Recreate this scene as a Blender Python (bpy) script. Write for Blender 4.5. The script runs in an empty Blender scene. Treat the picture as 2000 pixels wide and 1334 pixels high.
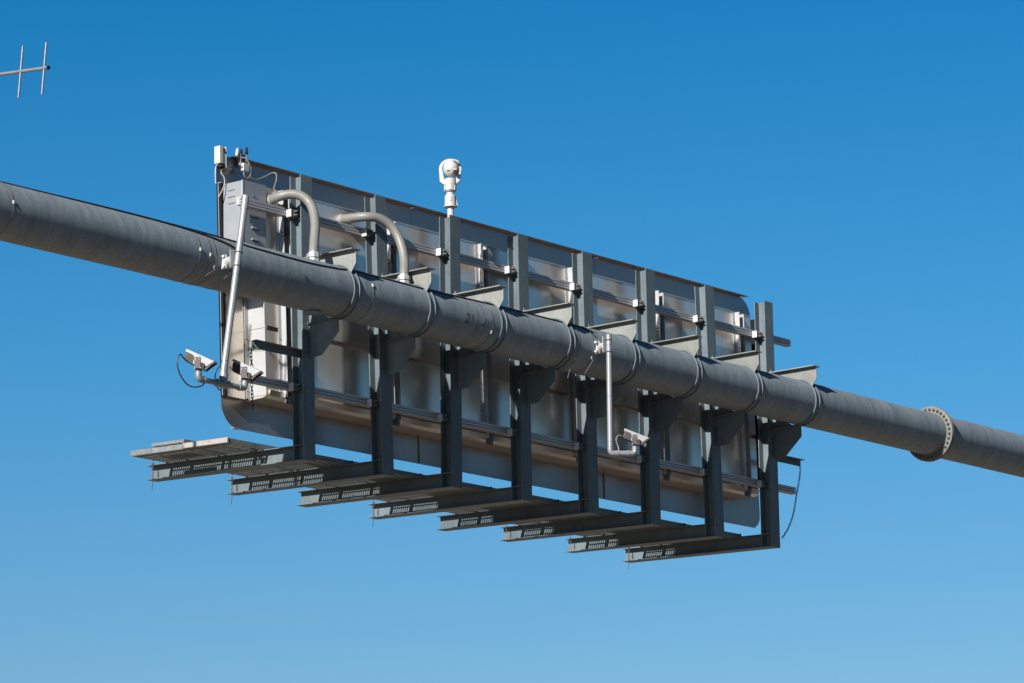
import bpy, math, random
from math import sin, cos, pi, radians, sqrt, atan2
from mathutils import Vector, Matrix
random.seed(7)
C = bpy.context.scene

# ------------------------------------------------------------------ camera
FPX, YAW, PITCH, ROLL = 7307.7, 0.8988, 0.2070, -0.0200
CAM = Vector((-35.4936, -31.5067, -8.4277))
fw = Vector((sin(YAW)*cos(PITCH), cos(YAW)*cos(PITCH), sin(PITCH)))
r0 = Vector((cos(YAW), -sin(YAW), 0)); u0 = r0.cross(fw)
rr = r0*cos(ROLL) + u0*sin(ROLL); uu = u0*cos(ROLL) - r0*sin(ROLL)
cd = bpy.data.cameras.new('camera'); cam = bpy.data.objects.new('camera', cd); C.collection.objects.link(cam)
cam.matrix_world = Matrix(((rr.x, uu.x, -fw.x, CAM.x), (rr.y, uu.y, -fw.y, CAM.y), (rr.z, uu.z, -fw.z, CAM.z), (0, 0, 0, 1)))
cd.sensor_width = 36; cd.lens = 36*FPX/2000; cd.clip_start = .5; cd.clip_end = 20000
C.camera = cam

# ------------------------------------------------------------------ light
SUN = Vector((-1, -.154, .535)).normalized()          # towards the sun
EL = math.asin(SUN.z)
sl = bpy.data.lights.new('sun', 'SUN'); sl.energy = 5.0; sl.angle = radians(.5); sl.color = (1, .955, .90)
so = bpy.data.objects.new('sun', sl); C.collection.objects.link(so)
so.rotation_euler = SUN.to_track_quat('Z', 'Y').to_euler(); so.location = SUN*60
W = bpy.data.worlds.new('World'); C.world = W; W.use_nodes = True
nt = W.node_tree; nt.nodes.clear(); N = nt.nodes.new; LK = nt.links.new
sky = N('ShaderNodeTexSky'); sky.sky_type = 'NISHITA'; sky.sun_disc = False
sky.sun_elevation = EL; sky.sun_rotation = atan2(SUN.x, SUN.y)
sky.altitude = 100; sky.air_density = 1.0; sky.dust_density = .6; sky.ozone_density = 3.0
# clear dry air: the blue deepens quickly with height above the horizon
tc = N('ShaderNodeTexCoord'); sp = N('ShaderNodeSeparateXYZ'); LK(tc.outputs['Generated'], sp.inputs[0])
ramp = N('ShaderNodeValToRGB'); LK(sp.outputs[2], ramp.inputs[0])
SKYG = [(0, (.60, .66, .68)), (.112, (.49, .72, .855)), (.20, (.234, .71, .93)), (.295, (.064, .617, .91)), (.40, (.025, .22, .42)), (1, (.03, .15, .32))]
el = ramp.color_ramp.elements
while len(el) < len(SKYG): el.new(.5)
for e, (p, c) in zip(el, SKYG): e.position = p; e.color = (*c, 1)
mx = N('ShaderNodeMix'); mx.data_type = 'RGBA'; mx.blend_type = 'MULTIPLY'; mx.inputs[0].default_value = 1
LK(sky.outputs[0], mx.inputs[6]); LK(ramp.outputs[0], mx.inputs[7])
bg = N('ShaderNodeBackground'); bg.inputs[1].default_value = .055; LK(mx.outputs[2], bg.inputs[0])
wo = N('ShaderNodeOutputWorld'); LK(bg.outputs[0], wo.inputs[0])
C.view_settings.view_transform = 'Standard'; C.view_settings.look = 'None'; C.view_settings.exposure = 1.0; C.view_settings.gamma = 1
C.view_settings.use_curve_mapping = False

# ------------------------------------------------------------------ materials
KA_ = .73
def mat(name, col, rough=.5, metal=0., noise=.12, scale=6., stretch=(1, 1, 1), bump=0., fleck=0., stain=None, stain_amt=0., spec=.5, rvar=.0, bscale=None, stain_scale=1.3, vary=0., rust=0., drip=0., speck=0.):
    m = bpy.data.materials.new(name); m.use_nodes = True; t = m.node_tree; n = t.nodes.new; l = t.links.new
    b = t.nodes['Principled BSDF']
    tcn = n('ShaderNodeTexCoord'); mp = n('ShaderNodeMapping'); mp.inputs['Scale'].default_value = stretch
    l(tcn.outputs['Object'], mp.inputs[0])
    no = n('ShaderNodeTexNoise'); no.inputs['Scale'].default_value = scale; no.inputs['Detail'].default_value = 6; no.inputs['Roughness'].default_value = .65
    l(mp.outputs[0], no.inputs['Vector'])
    mr = n('ShaderNodeMapRange'); mr.inputs[1].default_value = .3; mr.inputs[2].default_value = .7
    mr.inputs[3].default_value = 1-noise; mr.inputs[4].default_value = 1+noise; l(no.outputs[0], mr.inputs[0])
    mul = n('ShaderNodeMix'); mul.data_type = 'RGBA'; mul.blend_type = 'MULTIPLY'; mul.inputs[0].default_value = 1
    mul.inputs[6].default_value = (*[c*KA_ for c in col], 1); l(mr.outputs[0], mul.inputs[7])
    out = mul.outputs[2]
    if fleck:
        v = n('ShaderNodeTexVoronoi'); v.inputs['Scale'].default_value = 38; l(tcn.outputs['Object'], v.inputs['Vector'])
        q = n('ShaderNodeMapRange'); q.inputs[3].default_value = 1-fleck; q.inputs[4].default_value = 1+fleck
        l(v.outputs['Color'], q.inputs[0])
        k = n('ShaderNodeMix'); k.data_type = 'RGBA'; k.blend_type = 'MULTIPLY'; k.inputs[0].default_value = 1
        l(out, k.inputs[6]); l(q.outputs[0], k.inputs[7]); out = k.outputs[2]
    if stain:
        s2 = n('ShaderNodeTexNoise'); s2.inputs['Scale'].default_value = stain_scale; s2.inputs['Detail'].default_value = 8; s2.inputs['Roughness'].default_value = .7
        l(mp.outputs[0], s2.inputs['Vector'])
        q = n('ShaderNodeMapRange'); q.inputs[1].default_value = .52; q.inputs[2].default_value = .72; q.inputs[4].default_value = stain_amt
        l(s2.outputs[0], q.inputs[0])
        k = n('ShaderNodeMix'); k.data_type = 'RGBA'; l(q.outputs[0], k.inputs[0]); l(out, k.inputs[6]); k.inputs[7].default_value = (*[c*KA_ for c in stain], 1); out = k.outputs[2]
    def over(fac, c):
        nonlocal out
        k = n('ShaderNodeMix'); k.data_type = 'RGBA'; l(fac, k.inputs[0]); l(out, k.inputs[6]); k.inputs[7].default_value = (*[x*KA_ for x in c], 1); out = k.outputs[2]
    if vary:                                            # every piece was galvanised on a different day
        oi = n('ShaderNodeObjectInfo'); q = n('ShaderNodeMapRange'); q.inputs[3].default_value = 1-vary; q.inputs[4].default_value = 1+vary
        l(oi.outputs['Random'], q.inputs[0]); k = n('ShaderNodeMix'); k.data_type = 'RGBA'; k.blend_type = 'MULTIPLY'; k.inputs[0].default_value = 1
        l(out, k.inputs[6]); l(q.outputs[0], k.inputs[7]); out = k.outputs[2]
        ml_ = n('ShaderNodeMath'); ml_.operation = 'MULTIPLY'; ml_.inputs[1].default_value = 7.31; l(oi.outputs['Random'], ml_.inputs[0])
        fr = n('ShaderNodeMath'); fr.operation = 'FRACT'; l(ml_.outputs[0], fr.inputs[0])
        q = n('ShaderNodeMapRange'); q.inputs[1].default_value = .55; q.inputs[2].default_value = 1; q.inputs[4].default_value = .4; l(fr.outputs[0], q.inputs[0])
        over(q.outputs[0], (col[0]*1.08, col[1]*.93, col[2]*.76))
        cb_ = n('ShaderNodeCombineXYZ')
        for i_ in range(3): l(ml_.outputs[0], cb_.inputs[i_])
        l(cb_.outputs[0], mp.inputs['Location'])
    if drip:
        m2 = n('ShaderNodeMapping'); m2.inputs['Scale'].default_value = (9, 9, .55); l(tcn.outputs['Object'], m2.inputs[0])
        s3 = n('ShaderNodeTexNoise'); s3.inputs['Scale'].default_value = 1.6; s3.inputs['Detail'].default_value = 5; l(m2.outputs[0], s3.inputs['Vector'])
        q = n('ShaderNodeMapRange'); q.inputs[1].default_value = .55; q.inputs[2].default_value = .75; q.inputs[4].default_value = drip; l(s3.outputs[0], q.inputs[0])
        over(q.outputs[0], (col[0]*.62, col[1]*.52, col[2]*.44))
    if speck:
        v = n('ShaderNodeTexVoronoi'); v.inputs['Scale'].default_value = 11; v.inputs['Randomness'].default_value = 1; l(tcn.outputs['Object'], v.inputs['Vector'])
        q = n('ShaderNodeMapRange'); q.inputs[1].default_value = .10; q.inputs[2].default_value = .05; q.inputs[4].default_value = speck; l(v.outputs['Distance'], q.inputs[0])
        sc3 = n('ShaderNodeSeparateColor'); l(v.outputs['Color'], sc3.inputs[0]); gt = n('ShaderNodeMath'); gt.operation = 'GREATER_THAN'; gt.inputs[1].default_value = .62
        l(sc3.outputs[0], gt.inputs[0]); mm = n('ShaderNodeMath'); mm.operation = 'MULTIPLY'; l(q.outputs[0], mm.inputs[0]); l(gt.outputs[0], mm.inputs[1])
        over(mm.outputs[0], (.5, .5, .47))
    if rust:
        s3 = n('ShaderNodeTexNoise'); s3.inputs['Scale'].default_value = 2.7; s3.inputs['Detail'].default_value = 9; s3.inputs['Roughness'].default_value = .75; l(mp.outputs[0], s3.inputs['Vector'])
        q = n('ShaderNodeMapRange'); q.inputs[1].default_value = .66; q.inputs[2].default_value = .74; q.inputs[4].default_value = rust; l(s3.outputs[0], q.inputs[0])
        over(q.outputs[0], (.14, .065, .03))
    l(out, b.inputs['Base Color'])
    b.inputs['Roughness'].default_value = rough; b.inputs['Metallic'].default_value = metal; b.inputs['Specular IOR Level'].default_value = spec
    if rvar:
        q = n('ShaderNodeMapRange'); q.inputs[1].default_value = .3; q.inputs[2].default_value = .7
        q.inputs[3].default_value = rough-rvar; q.inputs[4].default_value = rough+rvar; l(no.outputs[0], q.inputs[0]); l(q.outputs[0], b.inputs['Roughness'])
    if bump:
        bn = n('ShaderNodeTexNoise'); bn.inputs['Scale'].default_value = bscale or scale*2; bn.inputs['Detail'].default_value = 3; l(mp.outputs[0], bn.inputs['Vector'])
        bp = n('ShaderNodeBump'); bp.inputs['Strength'].default_value = bump; bp.inputs['Distance'].default_value = .01
        l(bn.outputs[0], bp.inputs['Height']); l(bp.outputs[0], b.inputs['Normal'])
    return m

M = dict(
    galv=mat('galvanised_steel', (.132, .168, .188), .55, .05, .18, 3.5, (1, 1, .6), .05, .08, (.11, .105, .09), .35, rvar=.08, spec=.18, vary=.16, rust=.5, drip=.3),
    galv_light=mat('bracket_steel', (.235, .245, .232), .55, .05, .14, 4, (1, 1, 1), .05, .06, (.40, .40, .37), .5, rvar=.08, spec=.2, vary=.16, rust=.3, drip=.25),
    pipe=mat('weathered_galvanised_tube', (.20, .238, .265), .55, .05, .20, 3.0, (3.0, .7, .7), .04, .12, (.15, .14, .13), .4, rvar=.07, spec=.25, rust=.85, speck=.5),
    sheet=mat('mill_aluminium_sheet', (.38, .325, .305), .33, .80, .05, 1.4, (1, 1, 1), .06, 0, rvar=.05, bscale=1.1, drip=.25),
    module=mat('brushed_aluminium_panel', (.95, .86, .78), .33, .74, .05, 1.2, (1, 1, .3), .03, 0, rvar=.06, bscale=1.6, drip=.3),
    dull=mat('dull_aluminium_panel', (1., .90, .76), .24, .85, .03, 1.2, rvar=.05),
    alu=mat('extruded_aluminium', (.50, .49, .49), .5, .3, .05, 5),
    white_alu=mat('bright_aluminium', (.48, .49, .50), .4, .25, .05, 5, stain=(.5, .45, .38), stain_amt=.25),
    cabinet=mat('grey_painted_aluminium', (.32, .337, .36), .38, .2, .04, 3, rvar=.04),
    zinc=mat('clamp_casting', (.52, .53, .54), .4, .1, .05, 8),
    bolt=mat('zinc_bolt', (.16, .145, .13), .45, .4, .1, 30),
    groove=mat('dark_gap', (.03, .03, .03), .8),
    black=mat('black_plastic', (.010, .0105, .012), .5, spec=.15),
    chain=mat('weathered_chain', (.11, .10, .09), .6, .5, .2, 20),
    strap=mat('steel_strap', (.24, .215, .19), .4, .45, .15, 12),
    pvc=mat('grey_flexible_conduit', (.20, .195, .18), .5, 0, .06, 9, stain=(.17, .135, .10), stain_amt=.3),
    pvc_fit=mat('conduit_fitting', (.34, .355, .355), .45, .1, .06, 9),
    tube=mat('satin_aluminium_tube', (.27, .28, .295), .45, .25, .04, 6),
    elbow=mat('cast_pipe_fitting', (.27, .28, .29), .45, .3, .08, 9),
    shield=mat('silver_painted_shield', (.28, .28, .285), .42, .2, .03, 7),
    housing=mat('taupe_camera_housing', (.06, .048, .042), .55, 0, .06, 10, spec=.3),
    yoke=mat('maroon_bracket', (.034, .014, .020), .5, 0, .05, 9),
    glass=mat('camera_window', (.015, .015, .02), .1),
    white=mat('white_plastic', (.48, .475, .455), .38, 0, .02, 6),
    cream=mat('cream_plastic', (.56, .56, .44), .42, 0, .03, 6),
    cable_grey=mat('grey_cable', (.26, .25, .23), .5),
    cable_black=mat('black_cable', (.018, .018, .02), .5),
    grate=mat('galvanised_plank', (.19, .205, .21), .55, .05, .18, 9, fleck=.18, spec=.2, vary=.12, rust=.5),
    white_plank=mat('white_painted_plank', (.36, .335, .31), .5, 0, .06, 7, stain=(.22, .09, .035), stain_amt=.85, stain_scale=9),
    rust=mat('rusty_joint', (.17, .105, .07), .7, .1, .3, 12),
    rust_mark=mat('rust_writing', (.075, .035, .018), .85, 0, .3, 20),
    ring=mat('flange_steel', (.165, .165, .155), .6, .05, .2, 6, stain=(.19, .13, .08), stain_amt=.8, stain_scale=5, spec=.2),
    ant=mat('antenna_aluminium', (.36, .36, .38), .3, .8, .2, 18),
    ant_boom=mat('antenna_boom', (.25, .245, .24), .45, .3, .1, 8),
    ground=mat('dark_scrub_ground', (.085, .078, .066), .95, 0, .3, .12),
    bounce_patch=mat('sandy_bounce_patch', (.38, .29, .20), .95, 0, .2, .3),
    asphalt=mat('asphalt', (.055, .053, .05), .85, 0, .2, 3),
    line=mat('road_paint', (.75, .74, .7), .6),
)

# ------------------------------------------------------------------ mesh builder
SHEAR = 0.
class B:
    def __init__(s): s.v = []; s.f = []; s.sm = []
    def add(s, vs, fs, smooth=False):
        o = len(s.v); s.v += [tuple(p) for p in vs]
        for f in fs: s.f.append(tuple(i+o for i in f)); s.sm.append(smooth)
        return s
    def box(s, x0, x1, y0, y1, z0, z1):
        P = [(x, y, z) for z in (z0, z1) for y in (y0, y1) for x in (x0, x1)]
        return s.add(P, [(0, 2, 3, 1), (4, 5, 7, 6), (0, 1, 5, 4), (2, 6, 7, 3), (0, 4, 6, 2), (1, 3, 7, 5)])
    def prism(s, poly, ax, a, b):
        """poly in the other two axes (cyclic order x->y->z), extruded along ax from a to b"""
        def P(u, v, w): return {0: (w, u, v), 1: (v, w, u), 2: (u, v, w)}[ax]
        n = len(poly); vs = [P(u, v, a) for u, v in poly]+[P(u, v, b) for u, v in poly]
        area = sum(poly[i][0]*poly[(i+1) % n][1]-poly[(i+1) % n][0]*poly[i][1] for i in range(n))
        if (area > 0) != (b > a): lo = tuple(range(n)); hi = tuple(range(2*n-1, n-1, -1)); q = [(i, i+n, (i+1) % n+n, (i+1) % n) for i in range(n)]
        else: lo = tuple(range(n-1, -1, -1)); hi = tuple(range(n, 2*n)); q = [(i, (i+1) % n, (i+1) % n+n, i+n) for i in range(n)]
        return s.add(vs, [lo, hi]+q)
    def tube(s, pts, r, n=12, cap=True, rs=None, closed=False):
        pts = [Vector(p) for p in pts]; m = len(pts); vs = []
        up = None
        for i, p in enumerate(pts):
            if closed: d = pts[(i+1) % m]-pts[i-1]
            else: d = (pts[min(i+1, m-1)]-pts[max(i-1, 0)])
            d.normalize()
            if up is None: up = Vector((0, 0, 1)) if abs(d.z) < .9 else Vector((1, 0, 0))
            a = d.cross(up).normalized(); b = a.cross(d).normalized(); up = b
            R = rs[i] if rs else r
            for k in range(n):
                t = 2*pi*k/n; vs.append(p+a*cos(t)*R+b*sin(t)*R)
        fs = []
        for i in range(m if closed else m-1):
            j = (i+1) % m
            for k in range(n): fs.append((i*n+k, i*n+(k+1) % n, j*n+(k+1) % n, j*n+k))
        s.add(vs, fs, True)
        if cap and not closed:
            o = len(s.v)-len(vs)
            s.f.append(tuple(o+k for k in range(n-1, -1, -1))); s.sm.append(False)
            s.f.append(tuple(o+(m-1)*n+k for k in range(n))); s.sm.append(False)
        return s
    def lathe(s, prof, c, ax=2, n=24):
        """prof: list of (radius, height) around axis ax through point c"""
        vs = []
        for R, h in prof:
            for k in range(n):
                t = 2*pi*k/n; u, v = R*cos(t), R*sin(t)
                q = {2: (u, v, h), 0: (h, u, v), 1: (v, h, u)}[ax]; vs.append((c[0]+q[0], c[1]+q[1], c[2]+q[2]))
        m = len(prof); fs = [(i*n+k, i*n+(k+1) % n, (i+1)*n+(k+1) % n, (i+1)*n+k) for i in range(m-1) for k in range(n)]
        s.add(vs, fs, True); o = len(s.v)-len(vs)
        s.f.append(tuple(o+k for k in range(n-1, -1, -1))); s.sm.append(False)
        s.f.append(tuple(o+(m-1)*n+k for k in range(n))); s.sm.append(False)
        return s
    def xf(s, mtx): s.v = [tuple(mtx @ Vector(p)) for p in s.v]; return s
    def build(s, name, m, parent=None, loc=(0, 0, 0), bevel=0, solid=0):
        """vertices are in world space; parent origins (no rotation) are subtracted"""
        off = Vector(loc)
        if SHEAR: s.v = [(p[0]-SHEAR*(p[2]-.8), p[1], p[2]) for p in s.v]
        if parent is not None:
            off = Vector(parent.get('_o', (0, 0, 0)))
        me = bpy.data.meshes.new(name); me.from_pydata([(p[0]-off.x, p[1]-off.y, p[2]-off.z) for p in s.v], [], s.f)
        me.materials.append(M[m])
        me.polygons.foreach_set('use_smooth', [bool(x) for x in s.sm]); me.update()
        if any(s.sm): me.set_sharp_from_angle(angle=radians(40))
        o = bpy.data.objects.new(name, me); C.collection.objects.link(o)
        if parent is not None: o.parent = parent; o['_o'] = tuple(off)
        else: o.location = off; o['_o'] = tuple(off)
        if bevel:
            q = o.modifiers.new('bevel', 'BEVEL'); q.width = bevel; q.segments = 2; q.limit_method = 'ANGLE'
        if solid:
            q = o.modifiers.new('solid', 'SOLIDIFY'); q.thickness = solid
        return o

def each(name, m, parent, parts, **k): return [b.build(name, m, parent, **k) for b in parts]

def tag(o, label, cat, group=None, kind=None):
    if label: o['label'] = label
    if cat: o['category'] = cat
    if group: o['group'] = group
    if kind: o['kind'] = kind
    return o
def thing(name, label, cat, loc=(0, 0, 0), group=None):
    o = bpy.data.objects.new(name, None); C.collection.objects.link(o); o.empty_display_size = .1
    o.location = loc; o['_o'] = tuple(loc)
    return tag(o, label, cat, group)
def kids(o): return [c for c in bpy.data.objects if c.parent == o]
def dup(o, parent=None):
    c = o.copy(); C.collection.objects.link(c)
    if parent is not None: c.parent = parent
    for k in kids(o): dup(k, c)
    return c
def spline(pts, n=8):
    P = [Vector(p) for p in pts]; P = [2*P[0]-P[1]]+P+[2*P[-1]-P[-2]]; out = []
    for i in range(1, len(P)-2):
        a, b, c, d = P[i-1:i+3]
        for k in range(n):
            t = k/n; out.append(.5*((2*b)+(c-a)*t+(2*a-5*b+4*c-d)*t*t+(3*b-a-3*c+d)*t**3))
    out.append(P[-2]); return out

# ------------------------------------------------------------------ setting (below the picture, but it lights the steel from beneath)
GZ = -10.05
def sheet(name, m, x0, x1, y0, y1, dz): return tag(B().add([(x0, y0, GZ+dz), (x1, y0, GZ+dz), (x1, y1, GZ+dz), (x0, y1, GZ+dz)], [(0, 1, 2, 3)]).build(name, m), None, None, kind='structure')
sheet('ground', 'ground', -4000, 4000, -4000, 4000, 0)
sheet('bounce_patch', 'bounce_patch', -34, 44, -7, 24, .004)  # unseen sandy patch, added to bounce warm light onto the undersides
sheet('road', 'asphalt', -900, 900, -32, -14, .004)
ml = B()
for y in (-31.2, -15): ml.add([(-900, y, GZ+.008), (900, y, GZ+.008), (900, y+.2, GZ+.008), (-900, y+.2, GZ+.008)], [(0, 1, 2, 3)])
for y in (-26, -20.5):
    for k in range(-60, 60): ml.add([(k*12, y, GZ+.008), (k*12+4, y, GZ+.008), (k*12+4, y+.15, GZ+.008), (k*12, y+.15, GZ+.008)], [(0, 1, 2, 3)])
tag(ml.build('road_marking', 'line'), None, None, kind='structure')

# ------------------------------------------------------------------ gantry beam
PY, PZ, PR = -.47, 2.146, .3325
gb = thing('gantry_beam', 'long grey galvanised steel tube crossing the picture in front of the sign', 'gantry beam', (14.4, PY, PZ))
def tubeX(x0, x1, r, n=96, step=.5):
    b = B(); k = max(1, int((x1-x0)/step)); return b.lathe([(r, x0+(x1-x0)*i/k) for i in range(k+1)], (0, PY, PZ), 0, n)
FX = 14.06
tubeX(-16, FX-.03, PR).build('beam_tube', 'pipe', gb)
tubeX(FX+.035, 26, PR+.004).build('beam_tube', 'pipe', gb)
for a, b_ in ((FX-.032, FX-.001), (FX+.002, FX+.034)):
    p = B().lathe([(PR-.005, a), (PR+.098, a), (PR+.104, a+.004), (PR+.104, b_-.004), (PR+.098, b_), (PR-.005, b_)], (0, PY, PZ), 0, 96)
    p.build('flange_plate', 'ring', gb)
for k in range(32):
    t = 2*pi*(k+.5)/32; y, z = PY+(PR+.055)*cos(t), PZ+(PR+.055)*sin(t)
    q = B().lathe([(.019, FX-.056), (.021, FX-.054), (.021, FX-.033)], (0, y, z), 0, 6).lathe([(.011, FX-.074), (.011, FX-.057)], (0, y, z), 0, 8).lathe([(.021, FX+.035), (.021, FX+.058)], (0, y, z), 0, 6)
    q.build('flange_bolt', 'bolt', gb)
hh = B().lathe([(.08, PZ-PR-.022), (.112, PZ-PR-.022), (.116, PZ-PR-.018), (.116, PZ-PR-.006), (.09, PZ-PR-.004), (.09, PZ-PR+.06)], (-.55, PY+.02, 0), 2, 40)
hh.build('hand_hole_cover', 'pipe', gb)
for cx in (-15.2, 25.2):
    B().lathe([(.62, GZ+.02), (.62, GZ+.07), (.40, GZ+.07), (.36, PZ-.2), (.36, PZ+.5), (.30, PZ+.56)], (cx, PY, 0), 2, 48).build('column', 'pipe', gb)
# rusty writing on the tube: strokes laid on its surface, (s along the tube, angle) -> point
def on_tube(x, a, r=PR+.0025): return (x, PY-r*cos(a), PZ+r*sin(a))
wr = B()
def stroke(pts, w=.014):
    for (x0, z0), (x1, z1) in zip(pts, pts[1:]):
        n = 4; d = Vector((x1-x0, z1-z0)).normalized(); nx, nz = -d.y*w/2, d.x*w/2; vs = []
        for i in range(n+1):
            x, z = x0+(x1-x0)*i/n, z0+(z1-z0)*i/n
            vs += [on_tube(x+nx, (z+nz)/PR), on_tube(x-nx, (z-nz)/PR)]
        wr.add(vs, [(2*i, 2*i+1, 2*i+3, 2*i+2) for i in range(n)])
X0, Z0 = 2.15, -.10
for g in ([(0, .10), (.02, .125), (.05, .12), (.055, .09), (.03, .05), (-.02, .0), (.05, .01)], [(.13, .135), (.13, .03)], [(.235, .07), (.235, .045)],
          [(.40, .12), (.40, .04), (.37, .015), (.33, .02)], [(.46, .10), (.46, .03)], [(.52, .10), (.53, .04)], [(.52, .09), (.56, .11)]):
    stroke([(X0+x, Z0+z) for x, z in g])
wr.build('rust_writing', 'rust_mark', gb)

# ------------------------------------------------------------------ eight hangers: H-post, walkway arm, brackets, U-bolts
Wd, Dp, HT, TF = .218, .193, 3.77, .014
AL, AS, AH = 2.815, .028, .20
def pt(b, y): return (y, b+AS*y)
hp = thing('hanger_post', '', 'steel post', (0, 0, 0))
col = B().box(-Wd, 0, 0, TF, 0.011, HT).box(-Wd, 0, Dp-TF, Dp, 0.011, HT).box(-Wd/2-.005, -Wd/2+.005, TF, Dp-TF, .011, HT)
# small bolt hole near the top of the web, as a dark plug
cobj = col.build('h_column', 'galv', hp)
B().lathe([(.012, -Wd/2-.0075), (.012, -Wd/2-.0055)], (0, .04, HT-.06), 0, 10).build('bolt_hole', 'groove', cobj)
arm = B()
arm.prism([pt(0, 0), pt(0, AL), pt(.010, AL), pt(.010, 0)], 0, -Wd, 0)
arm.prism([pt(AH-.010, Dp+.001), pt(AH-.010, AL), pt(AH, AL), pt(AH, Dp+.001)], 0, -Wd, 0)
arm.prism([pt(.010, Dp+.001), pt(.010, AL-.002), pt(AH-.010, AL-.002), pt(AH-.010, Dp+.001)], 0, -Wd/2-.004, -Wd/2+.004)
arm.build('walkway_arm', 'galv', hp)
st = B().box(-Wd+.004, -Wd/2-.006, TF+.001, Dp-TF-.001, AH+.0, AH+.010).box(-Wd/2+.006, -.004, TF+.001, Dp-TF-.001, AH, AH+.010)
st.build('stiffener', 'galv', hp)
cx = -.09
def circ(a0, a1, r, n=20): return [(PY+r*cos(a0+(a1-a0)*i/n), PZ+r*sin(a0+(a1-a0)*i/n)) for i in range(n+1)]
R2 = PR+.012
# upper bracket: web cut to the tube, flange on top
web = [(-.003, PZ+R2*sin(radians(35))+.05)]+circ(radians(38), radians(141), R2)+[(-.82, 2.475), (-.82, 2.650), (-.003, 2.650)]
ub = B().prism(web, 0, cx-.006, cx+.006).build('upper_bracket', 'galv_light', hp)
B().box(cx-.085, cx+.085, -.825, -.003, 2.651, 2.664).build('bracket_flange', 'galv_light', ub)
each('flange_bolt', 'galv', ub, [B().lathe([(.014, 2.665), (.014, 2.678), (.008, 2.679), (.008, 2.702)], (cx+dx, -.035, 0), 2, 8) for dx in (-.07, .06)])
gus = [(-.003, 1.345), (-.21, 1.355), (-.51, 1.625)]+[(-.51, PZ-sqrt(R2**2-(-.51-PY)**2))]+circ(radians(-96), radians(-38), R2)+[(-.003, 1.95)]
gp = B().prism(gus, 0, cx-.005, cx+.005).build('lower_gusset', 'galv', hp)
B().box(cx-.085, cx-.02, -.012, -.001, 1.40, 1.62).build('base_plate', 'galv', gp)
B().box(cx+.015, cx+.078, -.012, -.001, 1.40, 1.62).build('base_plate', 'galv', gp)
each('plate_bolt', 'bolt', gp, [B().lathe([(.012, -.034), (.014, -.032), (.014, -.013)], (cx-.05, 0, z), 1, 6) for z in (1.45, 1.57)])
for dx in (-.03, .07):
    rU = PR+.013
    pts = [(cx+dx, .045, PZ-PR-.022)]
    a0 = radians(-82); a1 = radians(-262)
    pts += [(cx+dx, PY+rU*cos(a0+(a1-a0)*i/30), PZ+rU*sin(a0+(a1-a0)*i/30)) for i in range(31)]
    pts += [(cx+dx, PY+.12, PZ+rU+.01), (cx+dx, .03, PZ+rU+.03)]
    B().tube(pts, .0105, 10).build('u_bolt', 'galv', hp)
XT = [-.019, 1.465, 3.026, 4.515, 5.982, 7.490, 8.958, 10.499]
XB = [.007, 1.559, 2.975, 4.490, 6.006, 7.472, 9.042, 10.478]
PL = ['leftmost H-shaped steel post, nearest the louvred cabinet, holding the tallest part of the sign',
      'second H-shaped steel post from the left, under the arch of the second grey conduit',
      'H-shaped steel post with the white dome camera standing on its top',
      'fourth H-shaped steel post from the left, next post right of the white dome camera',
      'fifth H-shaped steel post from the left, behind the single camera pole',
      'H-shaped steel post right beside the single camera on the right-hand pole',
      'second H-shaped steel post from the right, at the sign\'s rounded top corner',
      'rightmost H-shaped steel post, standing free of the sign with a chain hanging beside it']
posts = [hp]+[dup(hp) for _ in range(7)]
for k, p in enumerate(posts):
    p.location = (XB[k], 0, 0); p.rotation_euler = (0, math.atan2(XT[k]-XB[k], HT), 0)
    tag(p, PL[k], 'steel post', 'H-shaped posts hung from the gantry beam')

# ------------------------------------------------------------------ sign
sg = thing('highway_sign', 'back of a long aluminium highway sign with rounded corners, bolted to the rails', 'sign', (5, .7, .44))
SHEAR = .025
SX0, SX1, SZ0, SZ1 = -.95, 11.055, .442, 4.025
def rrect(x0, x1, z0, z1, rbl=0, rbr=0, rtr=0, rtl=0, n=10):
    P = []
    for (cx_, cz_, r, a) in ((x0+rbl, z0+rbl, rbl, pi), (x1-rbr, z0+rbr, rbr, 1.5*pi), (x1-rtr, z1-rtr, rtr, 0), (x0+rtl, z1-rtl, rtl, .5*pi)):
        if r == 0: P.append((cx_, cz_))
        else: P += [(cx_+r*cos(a+.5*pi*i/n), cz_+r*sin(a+.5*pi*i/n)) for i in range(n+1)]
    return [(z, x) for x, z in P]
S1, S2 = 2.955, 7.115
B().prism(rrect(SX0, S1-.004, SZ0, SZ1, rbl=.31, rtl=.22), 1, .756, .762).build('backing_sheet', 'sheet', sg)
B().prism(rrect(S1+.004, S2-.004, SZ0, SZ1), 1, .7565, .7625).build('backing_sheet', 'sheet', sg)
B().prism(rrect(S2+.004, SX1, SZ0, SZ1, rtr=.32, rbr=.2), 1, .756, .762).build('backing_sheet', 'sheet', sg)
B().prism(rrect(SX0+.02, SX1-.02, SZ0+.02, SZ1-.02, .30, .19, .31, .21), 1, .766, .785).build('front_face', 'black', sg)
B().box(-.70, 10.90, .665, .7555, SZ1-.004, SZ1+.004).build('top_lip', 'sheet', sg)
B().box(-.66, 10.9, .735, .7555, SZ0-.006, SZ0+.002).build('bottom_lip', 'sheet', sg)
B().box(-.79, -.665, .69, .7555, SZ0-.016, SZ0-.010).build('corner_clip', 'white_alu', sg)
for x in (S1-.02, S2-.01): B().box(x, x+.03, .69, .7555, SZ1-.03, SZ1-.022).build('joint_clip', 'white_alu', sg)
for x in (S1-.006, S2-.006): B().box(x, x+.034, .750, .7555, SZ0+.01, .815).build('joint_strip', 'rust', sg)
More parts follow.
